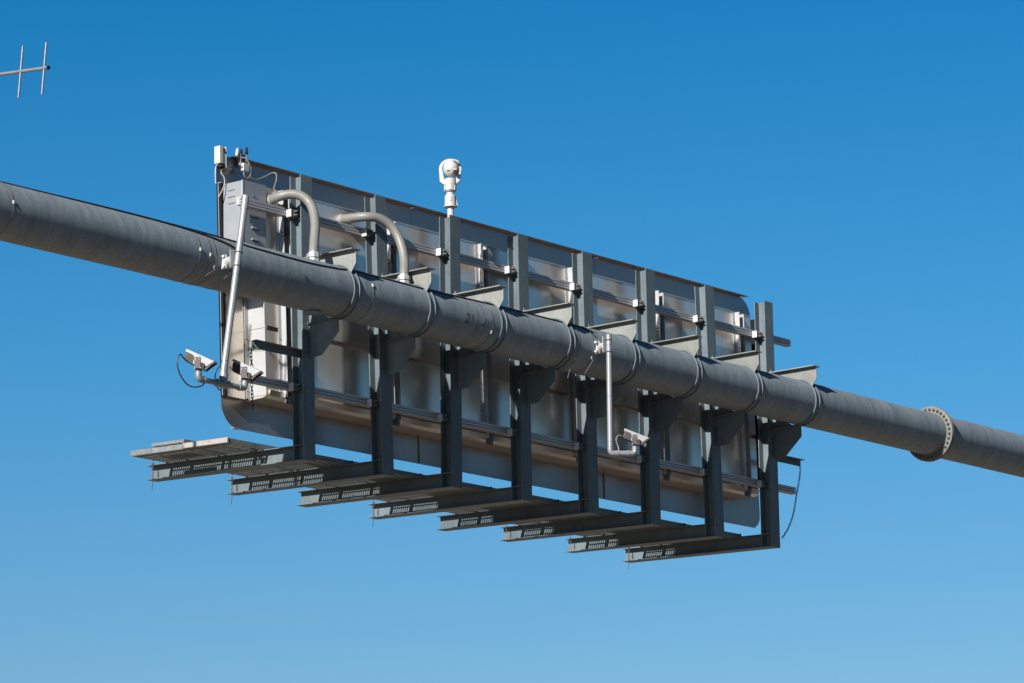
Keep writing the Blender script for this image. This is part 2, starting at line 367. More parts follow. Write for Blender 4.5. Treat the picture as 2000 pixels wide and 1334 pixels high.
# module boxes (rows) on the back
MX0, MX1, MY, MZ0, MZ1 = -.50, 10.50, .38, .835, 3.612
prof_lo = [(MY, .855), (.45, .828), (.755, .82), (.755, 1.712), (MY, 1.712)]
lo = B().prism(prof_lo, 0, MX0, MX1).build('module_box', 'module', sg)
B().prism([(MY-.0005, .935), (MY-.028, .925), (MY-.0005, .862)], 0, MX0+.05, MX1).build('drip_lip', 'module', lo)
B().box(MX0+.04, MX1-.01, MY+.11, .754, 1.712, 1.775).build('recess', 'module', sg)
up = B().box(MX0, MX1, MY, .755, 1.775, MZ1).build('module_box', 'module', sg)
B().box(MX0+.5, MX1, MY-.006, MY-.0005, MZ1-.012, MZ1+.004).build('painted_edge_glint', 'white_alu', up)  # bright strip standing in for sun caught on the box's top edge
B().box(MX0-.003, MX0+.035, MY-.002, MY+.10, 1.7125, 1.7745).build('corner_post', 'white_alu', sg)
# bright side of the boxes with its screwed strip
sd = B().box(MX0-.006, MX0-.0005, MY, .67, .86, 2.55).build('side_panel', 'white_alu', sg)
B().box(MX0-.075, MX0-.0065, .664, .672, .838, 2.55).build('screw_strip', 'white_alu', sg)
each('screw', 'bolt', sg, [B().lathe([(.009, .655), (.009, .6635)], (MX0-.045, 0, z), 1, 8) for z in (.93, 1.40, 1.62, 2.1)])
B().box(MX0-.007, MX0-.0062, MY+.004, .66, 1.735, 1.741).build('joint_line', 'groove', sg)
B().box(SX0+.03, MX0-.076, .68, .755, .826, MZ1).build('end_panel', 'dull', sg)
B().box(SX0-.012, SX0+.029, .675, .755, .826, MZ1+.01).build('end_frame', 'black', sg)
B().box(SX0-.016, SX0+.04, .668, .755, MZ1+.011, MZ1+.018).build('frame_cap', 'white_alu', sg)
B().box(SX0-.0165, SX0-.0125, .715, .725, .83, MZ1).build('frame_trim', 'cabinet', sg)
B().box(SX1+.004, SX1+.065, .68, .76, 1.2, 3.68).build('end_frame', 'black', sg)
B().box(SX1+.002, SX1+.09, .66, .76, 3.681, 3.692).build('frame_cap', 'black', sg)
# vertical fixing channels between boxes and rails
for x in (-.19, 1.95, 3.93, 5.96, 8.04, 10.09):
    ch = B().box(x-.060, x-.0005, MY-.006, MY-.0008, .86, MZ1-.004).box(x, x+.006, .292, MY-.0008, .86, MZ1-.012)
    ch.box(x+.116, x+.122, .292, MY-.0008, .86, MZ1-.03).box(x+.0065, x+.1155, MY-.006, MY-.001, .86, MZ1-.03)
    co = ch.build('fixing_channel', 'white_alu', sg)
    hb = []
    for z in (3.44, 3.37, 3.04, 2.99, 1.62, 1.54, 1.30, 1.24):
        if abs(z-3.01) < .05: hb.append(B().lathe([(.013, x-.012), (.013, x-.0005)], (0, .325, z), 0, 8))
        hb.append(B().lathe([(.008, MY-.013), (.008, MY-.0065)], (x-.03, 0, z+.01), 1, 8))
    each('channel_bolt', 'bolt', co, hb)
    for z0 in (3.02, .80):
        B().box(x+.06, x+.10, .30, .37, z0, z0+.10).box(x+.03, x+.15, .35, .372, z0-.01, z0+.085).build('rail_cleat', 'galv', co)

# ------------------------------------------------------------------ rails with clamps
def rail(x0, x1, zc, label):
    global SHEAR
    SHEAR = 0.
    t = thing('mounting_rail', label, 'rail', ((x0+x1)/2, .24, zc), 'aluminium rails behind the posts')
    y0, y1, h = Dp+.006, .288, .105
    z = zc-h/2; g = .010
    P = [(y1, z), (y1, z+h), (y0, z+h)]
    for zg in (z+.068, z+.030):
        P += [(y0, zg+g/2), (y0+.012, zg+g/2), (y0+.012, zg+g*1.1), (y0+.028, zg+g*1.1), (y0+.028, zg-g*1.1), (y0+.012, zg-g*1.1), (y0+.012, zg-g/2), (y0, zg-g/2)]
    P += [(y0, z)]
    for yg in (y0+.025, y0+.062):
        P += [(yg-.004, z), (yg-.004, z+.012), (yg+.004, z+.012), (yg+.004, z)]
    B().prism(P, 0, x0, x1).build('rail_bar', 'alu', t)
    for k in range(8):
        f = zc/HT; xr = XB[k]+(XT[k]-XB[k])*f-Wd
        z_ = zc-.022
        co = B().box(xr-.075, xr-.050, .112, Dp+.004, z_-.056, z_+.050).build('clamp', 'zinc', t, bevel=.008)
        B().box(xr-.0445, xr+.07, .115, .128, z_-.052, z_+.048).box(xr-.0445, xr-.004, .1285, Dp+.003, z_-.05, z_+.045).build('clamp_plate', 'galv', co)
        each('clamp_bolt', 'strap', co, [B().lathe([(.009, .060), (.009, .092), (.018, .093), (.018, .1145)], (xr+.0, 0, z_+dz), 1, 8) for dz in (-.024, .024)])
    return t
rail(-1.16, 11.25, 3.285, 'upper grooved aluminium rail running behind the tops of all eight posts')
rail(-1.12, 11.25, .985, 'lower grooved aluminium rail running behind the posts under the beam')

# ------------------------------------------------------------------ louvred cabinet at the left end
cb = thing('control_cabinet', 'grey louvred metal cabinet on the left end of the sign', 'cabinet', (-.75, .5, 2.3))
CX0, CX1, CY0, CY1, CZ1 = -.985, -.545, .335, .675, 3.615
body = B().box(CX0, CX1, CY0+.018, CY1, 2.25, CZ1-.006).build('cabinet_body', 'cabinet', cb, bevel=.004)
B().box(CX0, CX1+.008, CY0, CY0+.017, 2.24, CZ1).build('cabinet_door', 'cabinet', cb, bevel=.003)
B().box(CX0-.003, CX0+.01, CY0-.004, CY0-.0005, 2.24, CZ1).build('door_edge', 'white_alu', cb)
for z in (3.520, 3.432, 3.346):
    B().box(CX0-.007, CX0-.0008, .468, .594, z-.018, z+.014).build('louver', 'cabinet', cb, bevel=.003)
    B().prism([(.470, z-.008), (.470, z+.010), (.488, z+.010), (.488, z-.004)], 0, CX0-.0072, CX0-.018).build('louver_scoop', 'white_alu', cb, bevel=.003)
    B().box(CX0-.0085, CX0-.0071, .475, .590, z-.018, z-.0145).build('louver_slot', 'groove', cb)
for z in (3.156, 3.003, 2.850):
    B().box(CX0+.155, CX0+.30, CY0-.022, CY0-.0008, z-.012, z+.014).build('louver', 'cabinet', cb, bevel=.006)
    B().box(CX0+.165, CX0+.29, CY0-.018, CY0-.001, z-.018, z-.0125).build('louver_slot', 'groove', cb)
B().tube([(CX0+.20, CY0-.03, 3.43), (CX0+.20, CY0-.001, 3.43)], .012, 8).build('latch', 'bolt', cb)
B().box(CX0-.002, CX0-.0008, .36, .366, 3.3, 3.306).build('rivet', 'bolt', cb)

# ------------------------------------------------------------------ flexible conduits
def conduit(pts, label, first):
    t = thing('flexible_conduit', label, 'conduit', pts[-1], 'grey flexible conduits')
    P = spline(pts, 6); b = B()
    b.tube(P, .062, 20).build('hose', 'pvc', t)
    a, d = Vector(pts[0]), (Vector(P[2])-Vector(P[0])).normalized()
    B().tube([a-d*.04, a-d*.025, a-d*.024, a+d*.0, a+d*.001, a+d*.02], .078, 16, rs=[.06, .06, .076, .076, .067, .066]).build('end_fitting', 'pvc_fit', t)
    e = Vector(pts[-1])
    B().lathe([(.085, -.11), (.085, -.05), (.07, -.045), (.07, -.03), (.084, -.028), (.086, .0), (.084, .028), (.07, .03), (.068, .045)], (e.x, e.y, e.z), 2, 8).build('end_fitting', 'pvc_fit', t)
conduit([(-0.445, 0.33, 3.442), (-0.455, 0.16, 3.459), (-0.381, 0.03, 3.477), (-0.305, -0.08, 3.445), (-0.257, -0.17, 3.349), (-0.281, -0.26, 3.2), (-0.343, -0.34, 3.005), (-0.428, -0.4, 2.811), (-0.513, -0.46, 2.618), (-0.525, -0.47, 2.553)],
        'grey conduit arching from the louvred cabinet down to the beam', 1)
conduit([(0.99, 0.35, 3.441), (0.979, 0.16, 3.428), (1.03, -0.02, 3.421), (1.174, -0.12, 3.409), (1.309, -0.2, 3.328), (1.381, -0.27, 3.182), (1.389, -0.34, 2.998), (1.356, -0.4, 2.809), (1.282, -0.46, 2.634), (1.258, -0.47, 2.552)],
        'grey conduit arching over the second post from the sign to the beam', 0)

# ------------------------------------------------------------------ end angles with chains
def angle(x0, x1, label):
    t = thing('angle_bracket', label, 'bracket', (x0, .1, 1.45), 'short angle bars at the ends')
    B().prism([(.03, 1.448), (.122, 1.448), (.122, 1.353), (.115, 1.353), (.115, 1.441), (.03, 1.441)], 0, x0, x1).build('angle_bar', 'galv', t)
    return t
a1 = angle(-1.07, -.115, 'short horizontal steel angle bar poking left from the leftmost post')
B().tube([(-1.05, .113, 1.42), (-.96, .113, 1.36)], .006, 6).build('hook', 'zinc', a1)
angle(10.39, 11.27, 'short horizontal steel angle bar poking right from the rightmost post')
def chain(pts, label, L=.058, r=.0048, wd=.013, wire=None):
    P = spline(pts, 12); d = [0]
    for a, b in zip(P, P[1:]): d.append(d[-1]+(b-a).length)
    n = max(2, int(d[-1]/(L*.78))); bb = B()
    def at(s):
        for i in range(len(P)-1):
            if d[i+1] >= s: return P[i].lerp(P[i+1], (s-d[i])/max(1e-9, d[i+1]-d[i]))
        return P[-1].copy()
    for i in range(n):
        a, b = at(d[-1]*i/n), at(d[-1]*(i+1)/n); c = (a+b)/2; t = (b-a).normalized()
        s = t.cross(Vector((.5, .6, .2))).normalized(); s2 = t.cross(s); q = s if i % 2 else s2
        q = (s*cos(i*1.9)+s2*sin(i*1.9)) if i % 2 else (s*cos(i*1.9)+s2*sin(i*1.9))
        pts_ = []
        for k in range(12):
            an = 2*pi*k/12; pts_.append(c+t*(L/2-wd)*(1 if cos(an) > 0 else -1)+t*wd*cos(an)+q*wd*sin(an))
        bb.tube(pts_, r, 6, closed=True)
    if wire: bb.tube(wire, .005, 6)
    o = bb.build('hanging_chain', 'chain', None, pts[0])
    return tag(o, label, 'chain', 'safety chains')
chain([(11.235, .1, 1.345), (11.20, .09, 1.2), (11.13, .08, 1.03), (11.05, .07, .84), (10.94, .05, .60), (10.76, .03, .346), (10.535, .0, .155)],
      'long dark chain sagging from the right angle bar to the foot of the rightmost post', L=.052, r=.0045, wd=.012)
chain([(-1.055, .10, 1.36), (-1.10, .10, 1.27), (-1.085, .10, 1.1), (-1.09, .10, .9), (-1.08, .10, .72), (-1.07, .1, .55)],
      'dark chain hanging from the left angle bar behind the right twin camera', L=.062, r=.0055, wd=.015)
CH = {0: ('leftmost walkway arm', .0), 1: ('second walkway arm from the left', .0), 3: ('fourth walkway arm from the left', .0), 5: ('sixth walkway arm from the left', .14), 6: ('second walkway arm from the right', .14), 7: ('rightmost walkway arm', .0)}
for k, (w, sh) in CH.items():
    x = XB[k]-.235; y = 2.68+random.uniform(-.02, .02); zt = .2+AS*y+.1; zb = .04+sh
    wire = [(x, y, zb), (x-.01, y+.01, -.06+random.uniform(-.03, .03))] if sh == 0 else None
    chain([(x+.06, y-.01, zt), (x+.01, y, zt-.04), (x-.003, y, zt-.1), (x, y, zb)], 'short rusty chain hanging over the tip of the '+w, L=.048, r=.0042, wd=.0115, wire=wire)

# ------------------------------------------------------------------ walkway planks
ROWS = [(.70, .925), (.930, 1.485), (1.490, 2.045), (2.050, 2.43)]
LEN = [(-.89, 2.88), (2.90, 5.88), (5.90, 8.88), (8.90, 10.46)]
rown = ['nearest the sign', 'second from the sign', 'third from the sign', 'outermost, farthest from the sign']
lenn = ['leftmost length', 'second length from the left', 'third length from the left', 'rightmost length']
def plank(x0, x1, y0, y1, zb, m='grate', end=None):
    """open tray: slotted plate at the bottom, turned-up rims"""
    W_, L_ = y1-y0, x1-x0; px, sx, py_, sy = .13636, .119, .0392, .022
    ny = int((W_-.03)/py_); my_ = (W_-ny*py_)/2
    xs = [0]; g = -.157+px*math.ceil((x0+.025+.157)/px)       # one slot grid runs through all the planks
    while g+px < x1-.02: a = g-x0+(px-sx)/2; xs += [a, a+sx]; g += px
    xs.append(L_)
    ys = [0]
    for j in range(ny): a = my_+j*py_+(py_-sy)/2; ys += [a, a+sy]
    ys.append(W_)
    b = B(); vs = [(x0+x, y0+y, zb+AS*(y0+y)) for y in ys for x in xs]; n = len(xs)
    fs = []
    for j in range(len(ys)-1):
        for i in range(n-1):
            if i % 2 == 1 and j % 2 == 1: continue
            fs.append((j*n+i, j*n+i+1, (j+1)*n+i+1, (j+1)*n+i))
    b.add(vs, fs)
    return b
def rims(x0, x1, y0, y1, zb, h=.06, ends=(1, 1)):
    b = B(); t = .004; z0, z1 = zb+AS*y0, zb+AS*y1
    b.box(x0, x1, y0, y0+t, z0+.0035, z0+h).box(x0, x1, y1-t, y1, z1+.0035, z1+h)
    for e, x in ((ends[0], x0-t-.0005), (ends[1], x1+.0005)):
        if e: b.prism([(y0, z0-.002), (y1, z1-.002), (y1, z1+h), (y0, z0+h)], 0, x, x+t)
    return b
for i, (y0, y1) in enumerate(ROWS):
    for j, (x0, x1) in enumerate(LEN):
        zb = AH+.006
        t = thing('walkway_plank', 'slotted steel walkway plank, %s, %s' % (rown[i], lenn[j]), 'plank', (x0, y0, zb+AS*y0), 'slotted planks laid across the walkway arms')
        plank(x0, x1, y0, y1, zb).build('slotted_plate', 'grate', t, solid=.010)
        rims(x0, x1, y0, y1, zb, ends=(0 if (j == 0 and i < 2) else 1, 1)).build('rim', 'grate', t)
        if j == 0 and i == 1:
            ya, yb = ROWS[0][0]-.008, y1+.006; za, zc_ = zb+AS*ya, zb+AS*yb
            e = B().prism([(ya, za-.004), (yb, zc_-.004), (yb, zc_+.066), (ya, za+.066)], 0, x0-.012, x0-.0005).build('painted_end', 'white_plank', t)
            e['label'] = 'white painted end with rusty edges'
            B().prism([(ya+.002, za-.003), (yb-.002, zc_-.003), (yb-.002, zc_+.004), (ya+.002, za+.003)], 0, x0-.0135, x0-.0125).prism([(yb-.012, zc_+.002), (yb, zc_+.002), (yb, zc_+.06), (yb-.009, zc_+.06)], 0, x0-.0137, x0-.0126).prism([(ya, za+.004), (ya+.010, za+.004), (ya+.006, za+.05), (ya, za+.062)], 0, x0-.0137, x0-.0126).build('rust_edge', 'rust', e)
for k in range(1, 8):
    x = XB[k]-.07
    tag(B().box(x, x+.05, .682, .6975, .235, .262).lathe([(.012, .262), (.012, .29)], (x+.025, .69, 0), 2, 8).build('plank_clip', 'chain', None, (x, .69, .24)), 'small dark clip holding the planks beside ' + ['', 'the second', 'the third', 'the fourth', 'the fifth', 'the sixth', 'the seventh', 'the last'][k]+' post', 'clip', 'plank clips')
sp_ = thing('spare_plank', 'short loose grey plank lying on top of the left end of the walkway', 'plank', (-.79, 1.62, .33))
z_ = .312
plank(-.80, -.60, 1.555, 2.14, z_).build('slotted_plate', 'grate', sp_, solid=.010)
rims(-.80, -.60, 1.555, 2.14, z_, h=.034).build('rim', 'grate', sp_)
each('spacer', 'galv', sp_, [B().box(-.70, -.66, y, y+.05, .218+AS*y, z_+AS*y-.012) for y in (1.66, 2.08)])
B().tube([(-.80, 1.64, .37), (-.81, 1.65, .34), (-.80, 1.66, .31)], .007, 6).build('hook', 'chain', sp_)

# ------------------------------------------------------------------ straps round the beam
def strap(x, a, label, dx=0., tail=None, w=.011):
    x -= .107
    if tail: tail = [(p[0]-.107, p[1], p[2]) for p in tail]
    t = thing('steel_strap', label, 'strap', (x, PY, PZ), 'thin steel straps round the beam')
    b = B(); n = 72; vs = []
    for i in range(n):
        an = 2*pi*i/n; R = PR+.003; s = dx*cos(an)
        for (dr, ddx) in ((0, -w/2), (.0025, -w/2), (.0025, w/2), (0, w/2)):
            vs.append((x+s+ddx, PY+(R+dr)*cos(an), PZ+(R+dr)*sin(an)))
    fs = [(4*i+k, 4*((i+1) % n)+k, 4*((i+1) % n)+(k+1) % 4, 4*i+(k+1) % 4) for i in range(n) for k in range(4)]
    b.add(vs, fs).build('band', 'strap', t)
    c = Vector((x-dx*cos(a), PY-(PR+.008)*cos(a), PZ+(PR+.008)*sin(a)))
    m = Matrix.Translation(c) @ Matrix.Rotation(-a, 4, 'X')
    B().box(-.013, .013, -.008, .008, -.022, .022).xf(m).build('buckle', 'zinc', t, bevel=.003)
    if tail: B().tube([c+Vector((0, -.006, -.015))]+[Vector(p) for p in tail], .006, 6).build('tail', 'strap', t)
strap(-6.02, radians(6), 'thin steel strap with buckle at the far left end of the beam')
strap(-2.88, radians(2), 'thin steel strap just left of the tilted camera pole clamp')
strap(-2.70, radians(-4), 'second thin strap, touching the left side of the tilted pole clamp')
strap(.36, radians(16), 'thin strap with a bright buckle right of the first pair of U-bolts')
strap(2.76, radians(-26), 'thin strap beside the rust writing on the beam', dx=-.05)
strap(-2.60, radians(-28), 'strap holding the left side of the tilted pole clamp, tail end pointing down left', tail=[(-2.66, PY-PR-.03, 1.93), (-2.80, PY-PR-.02, 1.84)])
strap(-2.30, radians(-34), 'strap under the tilted camera pole itself, its short tail pointing down left', tail=[(-2.36, PY-PR+.0, 1.93), (-2.46, PY-PR+.0, 1.86)])
strap(5.02, radians(-30), 'strap holding the upright pole clamp, its loose tail hanging below the beam', tail=[(4.95, PY-PR-.04, 1.92), (4.74, PY-PR-.05, 1.70)])
strap(4.70, radians(-42), 'thin strap whose loose tail hangs left of the straight camera pole', tail=[(4.62, -.70, 1.80), (4.50, -.74, 1.62)])

# ------------------------------------------------------------------ cables along the beam
def lay(pts, r):
    return [on_tube(x-.107, radians(a), PR+r) for x, a in pts]
def sx(pts, n=10):
    P = spline([(x, a, 0) for x, a in pts], n); return [(p.x, p.y) for p in P]
KA = [(-16, 100), (-10, 92), (-6.1, 80), (-5, 76), (-3.55, 68), (-2.64, 57), (-2.11, 48), (-1.94, 43), (-1.3, 38), (-.74, 37), (-.2, 43), (.05, 50), (.72, 50), (1.59, 46), (2.17, 50), (3.06, 54), (4.2, 53), (4.75, 50), (5.0, 40), (5.09, 24)]
KB = [(-16, 104), (-10, 96), (-6.1, 86), (-5, 80), (-3.6, 64), (-2.9, 50), (-2.55, 40), (-2.32, 30), (-2.2, 22)]
tag(B().tube(lay(sx(KA), .009), .010, 8).build('power_cable', 'cable_black', None, (0, PY, PZ+PR)), 'black cable lying along the top of the beam to the upright camera pole', 'cable')
tag(B().tube(lay(sx(KB), .012), .012, 8).build('power_cable', 'cable_black', None, (-5, PY, PZ+PR)), 'black cable leaving the top of the beam for the tilted camera pole clamp', 'cable')
KC = [(2.9, 62), (3.6, 60), (4.3, 57), (4.8, 56), (5.08, 44), (5.14, 26)]
tag(B().tube(lay(sx(KC), .006), .006, 8).build('power_cable', 'cable_black', None, (4.3, PY, PZ+PR)), 'thin black cable dropping from the beam top to the straight camera pole clamp', 'cable')

# ------------------------------------------------------------------ camera poles
before = set(bpy.data.objects)
def pole_clamp(t, x, z, px):
    """cast bracket strapped on the front of the beam, reaching out to the pole at px"""
    y0 = -.37-PR
    cl = B().box(x-.022, x+.012, y0-.055, y0+.03, z-.085, z+.095).build('pole_clamp', 'zinc', t, bevel=.012)
    each('clamp_arm', 'zinc', cl, [B().box(x+.0125, px-.01, y0-.05, y0-.012, z+dz-.014, z+dz+.014) for dz in (-.06, .07)])
    c = Vector((x+.06, y0-.03, z)); e = Vector((px-.01, PO+.075, z))
    B().tube([c, c.lerp(e, .35), c.lerp(e, .75), e], .06, 18, rs=[.075, .068, .05, .042]).build('clamp_dome', 'zinc', cl)
    B().box(px-.07, px+.06, PO+.046, PO+.056, z-.105, z+.115).build('clamp_plate', 'white_alu', cl)
    return cl
def uring(t, c, ax, r):
    a = Vector(ax).normalized(); s = a.cross(Vector((0, 1, 0))).normalized(); q = a.cross(s)
    return B().tube([Vector(c)+s*r*cos(2*pi*k/24)+q*r*sin(2*pi*k/24) for k in range(24)], .006, 6, closed=True).build('u_ring', 'bolt', t)
PO = -.96
t1 = thing('camera_pole', 'leaning silver pole clamped to the left of the beam, carrying two cameras on a crossbar', 'pole', (-2.5, PO, 2.1), 'silver camera poles')
top, bot = Vector((-2.335, PO, 2.908)), Vector((-2.752, PO, .60))
ax = (top-bot).normalized()
pole_clamp(t1, -2.46, 2.09, -2.50)
B().tube([bot, top], .042, 28).build('pole_tube', 'tube', t1)
B().tube([top-ax*.17, top-ax*.166, top, top+ax*.004], .047, 24).build('top_collar', 'tube', t1)
for s_ in (1.42, 1.60): uring(t1, bot+ax*s_, ax, .048)
for s_ in (1.30, .17): B().tube([bot+ax*s_, bot+ax*(s_+.006)], .0435, 24).build('joint_ring', 'bolt', t1)
ZB = .488
bar = lambda x: Vector((x, PO, ZB))
tc_ = bar(-2.765)
B().tube([tc_+Vector((-.115, 0, 0)), tc_+Vector((-.11, 0, 0)), tc_+Vector((.11, 0, 0)), tc_+Vector((.115, 0, 0))], .05, 24, rs=[.044, .049, .049, .044]).tube([tc_, tc_+ax*.13, tc_+ax*.135], .050, 24).build('tee_fitting', 'elbow', t1)
B().tube([bar(-3.15), bar(-2.41)], .034, 24).build('crossbar', 'tube', t1)
def elbow(t, c, dirx, h, q=.038):
    """from horizontal direction dirx (pointing to the bar) turning up"""
    d = Vector(dirx).normalized(); c = Vector(c); P = [c+d*.09, c+d*.04]
    for k in range(1, 6):
        a = pi/2*k/6; P.append(c+d*.04*(1-sin(a))+Vector((0, 0, .04*(1-cos(a)))))
    P += [c+Vector((0, 0, .04)), c+Vector((0, 0, h))]
    B().tube(P, q, 20).tube([c+d*.085, c+d*.115], q*1.12, 20).tube([c+Vector((0, 0, .045)), c+Vector((0, 0, .07))], q*1.1, 20).build('elbow_fitting', 'elbow', t)
elbow(t1, bar(-3.19), (1, 0, 0), .10)
elbow(t1, bar(-2.37), (-1, 0, 0), .10)

def cctv(base, yaw, pitch, label, sc_=.76):
    """base: top of the elbow. forward = +x local"""
    t = thing('traffic_camera', label, 'camera', base, 'traffic cameras with silver sunshields')
    S = Matrix.Scale(sc_, 4)
    R = Matrix.Translation(base) @ Matrix.Rotation(yaw, 4, 'Z') @ S @ Matrix.Translation((.0, 0, .165)) @ Matrix.Rotation(pitch, 4, 'Y')
    Rz = Matrix.Translation(base) @ Matrix.Rotation(yaw, 4, 'Z') @ S
    hs = B().box(-.215, .15, -.070, .070, -.085, .055).xf(R).build('housing', 'housing', t, bevel=.012)
    B().box(.1505, .154, -.052, .052, -.07, .045).xf(R).build('window', 'glass', hs)
    for sy_ in (-1, 1):                                   # louvred cheeks
        y0, y1 = (sy_*.0705, sy_*.080)
        for (cx_, cz_, r_, lo_) in ((-.115, -.015, .066, -.095), (.095, -.075, .055, -.115)):
            ck = B()
            z0_, z1_ = lo_, cz_+r_; nS = 7
            for k in range(nS):
                h_ = (z1_-z0_)/nS; zz = z0_+h_*k; c_ = sqrt(max(0, r_**2-max(0, zz+h_/2-cz_)**2))
                ck.box(cx_-c_, cx_+c_, min(y0, y1), max(y0, y1), zz+h_*.15, zz+h_*.72)
            ck.xf(R).build('louver_cheek', 'housing', hs)
    th, wv = .004, .088
    B().box(-.235, .255, -wv, wv, .082, .082+th).xf(R).build('sunshield', 'shield', t)
    side = [(-.235, .0815), (.255, .0815), (.17, -.05), (.155, -.022), (.12, -.012), (.075, -.018), (.045, -.06), (.0, -.085), (-.04, -.09), (-.05, -.02), (-.07, .025), (-.10, .042), (-.235, .045)]
    for y in (-wv, wv-th): B().prism([(z, x) for x, z in side], 1, y, y+th).xf(R).build('shield_side', 'shield', t)
    # front hood: three dark boards running past the window
    B().prism([(z, x) for x, z in [(.165, .075), (.285, .080), (.235, .0), (.185, -.10), (.155, -.10)]], 1, wv-.014, wv-.006).xf(R).build('hood_side', 'housing', t)
    B().prism([(z, x) for x, z in [(.175, .070), (.285, .0795), (.235, .0), (.20, -.09), (.165, -.09), (.20, .0)]], 1, -wv+.006, -wv+.014).xf(R).build('hood_side', 'housing', t)
    B().box(.16, .292, -wv-.003, wv+.003, .0865, .0905).xf(R).build('hood_top', 'housing', t)
    yo = B().box(-.048, .052, -wv-.012, -wv-.006, .03, .205).xf(Rz).build('yoke', 'yoke', t)
    B().box(-.048, .052, wv+.006, wv+.012, .03, .205).box(-.048, .052, -wv-.012, wv+.012, .024, .0295).xf(Rz).build('yoke_base', 'yoke', yo)
    each('yoke_bolt', 'zinc', yo, [B().box(x_-.006, x_+.006, -wv-.019, -wv-.0125, z_-.006, z_+.006).xf(Rz) for x_, z_ in ((-.03, .18), (-.03, .155), (.028, .17), (-.043, .026), (.05, .026))])
    B().lathe([(.045, .0), (.06, .006), (.06, .0235)], (0, 0, 0), 2, 20).xf(Rz).build('mount_disc', 'elbow', t)
    B().tube([(-.216, 0, -.05), (-.245, 0, -.055)], .014, 10).xf(R).build('cable_gland', 'black', hs)
    return R
yawc = atan2(-.86, .56); pit = radians(26)
Ra = cctv((-3.19, PO, ZB+.10), yawc, pit, 'left of the twin cameras on the leaning pole, seen against blue sky')
Rb = cctv((-2.37, PO, ZB+.10), yawc, pit, 'right of the twin cameras on the leaning pole, in front of the sign')
t2 = thing('camera_pole', 'upright silver pole clamped to the middle of the beam, with one camera at its foot', 'pole', (5.02, PO, 2.2), 'silver camera poles')
pole_clamp(t2, 5.10, 2.15, 5.03)
B().tube([(5.006, PO, .69), (5.035, PO, 2.285)], .038, 28).build('pole_tube', 'tube', t2)
B().tube([(5.033, PO, 2.15), (5.036, PO, 2.29)], .042, 24).build('top_collar', 'tube', t2)
for z in (2.05, 2.215): uring(t2, (5.03, PO, z), (0, 0, 1), .045)
for z in (1.98, 1.42, .78): B().tube([(5.007+(z-.69)*.018, PO, z), (5.007+(z-.69)*.018, PO, z+.006)], .0395, 24).build('joint_ring', 'bolt', t2)
e0 = Vector((5.005, PO, .625)); e1 = Vector((5.27, -1.185, .628)); dr = (e1-e0).normalized()
elbow(t2, e0, dr, .11)
B().tube([e0+dr*.05, e1-dr*.05], .036, 24).build('foot_tube', 'tube', t2)
elbow(t2, e1, -dr, .10)
Rc = cctv((e1.x, e1.y, e1.z+.10), atan2(-.84, .58), radians(23), 'single camera at the foot of the upright pole', .72)

def cable(pts, r, m, label, n=10, name='signal_cable'):
    return tag(B().tube(spline(pts, n), r, 8).build(name, m, None, pts[0]), label, 'cable')
g = Ra @ Vector((-.245, 0, -.055))
cable([g, (-3.50, PO, .745), (-3.553, PO, .666), (-3.542, PO, .564), (-3.484, PO, .469), (-3.391, PO, .398), (-3.27, PO, .377), (-3.136, PO, .411), (-3.04, PO+.03, .47)], .0085, 'cable_black', 'black cable looping in the sky below the left twin camera')
cable([(-2.66, PO+.06, .80), (-2.742, PO+.05, .73), (-2.805, PO+.05, .669), (-2.838, PO+.05, .598), (-2.833, PO+.06, .522), (-2.806, PO+.06, .465), (-2.749, PO+.06, .42), (-2.71, PO+.06, .47)], .007, 'cable_black', 'black cable looped round the tee of the leaning pole')
g = Rc @ Vector((-.245, 0, -.055))
cable([g, g+Vector((-.05, .02, .0)), g+Vector((-.09, .03, -.06)), g+Vector((-.06, .02, -.16)), g+Vector((-.07, .0, -.22))], .007, 'cable_grey', 'thin grey cable curling behind the single camera')
cable([(5.10, PO+.08, 1.95), (5.10, PO+.07, 1.6), (5.10, PO+.06, 1.2), (5.06, PO+.04, .9), (5.04, PO+.04, .74)], .007, 'cable_grey', 'thin grey cable running down beside the upright pole')
cable([(-2.42, PO+.06, 2.02), (-2.50, PO+.055, 1.7), (-2.575, PO+.055, 1.3), (-2.635, PO+.055, .95), (-2.70, PO+.055, .62)], .009, 'cable_black', 'black cable strapped down the right side of the leaning pole')

for o in set(bpy.data.objects)-before:
    if o.parent is None: o.location += Vector((-.107, -.10, -.027))

# ------------------------------------------------------------------ dome camera on the third post
px_, py_, pz_ = 2.944, .10, 3.772
d = thing('dome_camera', 'white pan-tilt camera standing above the sign on the third post', 'camera', (px_, py_, pz_))
B().lathe([(.045, -.004), (.045, .15)], (px_, py_, pz_), 2, 24).build('mast', 'white', d)
mb = B().lathe([(.05, .142), (.096, .146), (.096, .158), (.080, .162), (.077, .30), (.066, .312), (.055, .318), (.055, .345)], (px_, py_, pz_), 2, 28).build('mount_base', 'white', d)
rz = Matrix.Translation((px_, py_, pz_)) @ Matrix.Rotation(atan2(-.78, .62), 4, 'Z')
B().prism([(.165, .070), (.165, .100), (.290, .078)], 1, -.012, .012).xf(rz).build('side_rib', 'white', mb)
B().box(-.014, .014, -.086, -.074, .22, .285).xf(rz).build('tag_plate', 'cream', mb)
B().lathe([(.045, .346), (.060, .352), (.081, .375), (.083, .455), (.087, .457), (.087, .475), (.083, .478), (.083, .535), (.06, .55)], (px_, py_, pz_), 2, 28).build('pan_drum', 'white', d)
for a in (40, 100, 160, 220, 280, 340):
    q = Matrix.Translation((px_, py_, pz_)) @ Matrix.Rotation(radians(a), 4, 'Z')
    B().box(.078, .088, -.022, .022, .375, .45).xf(q).build('drum_pad', 'white', d, bevel=.004)
ball = B(); 
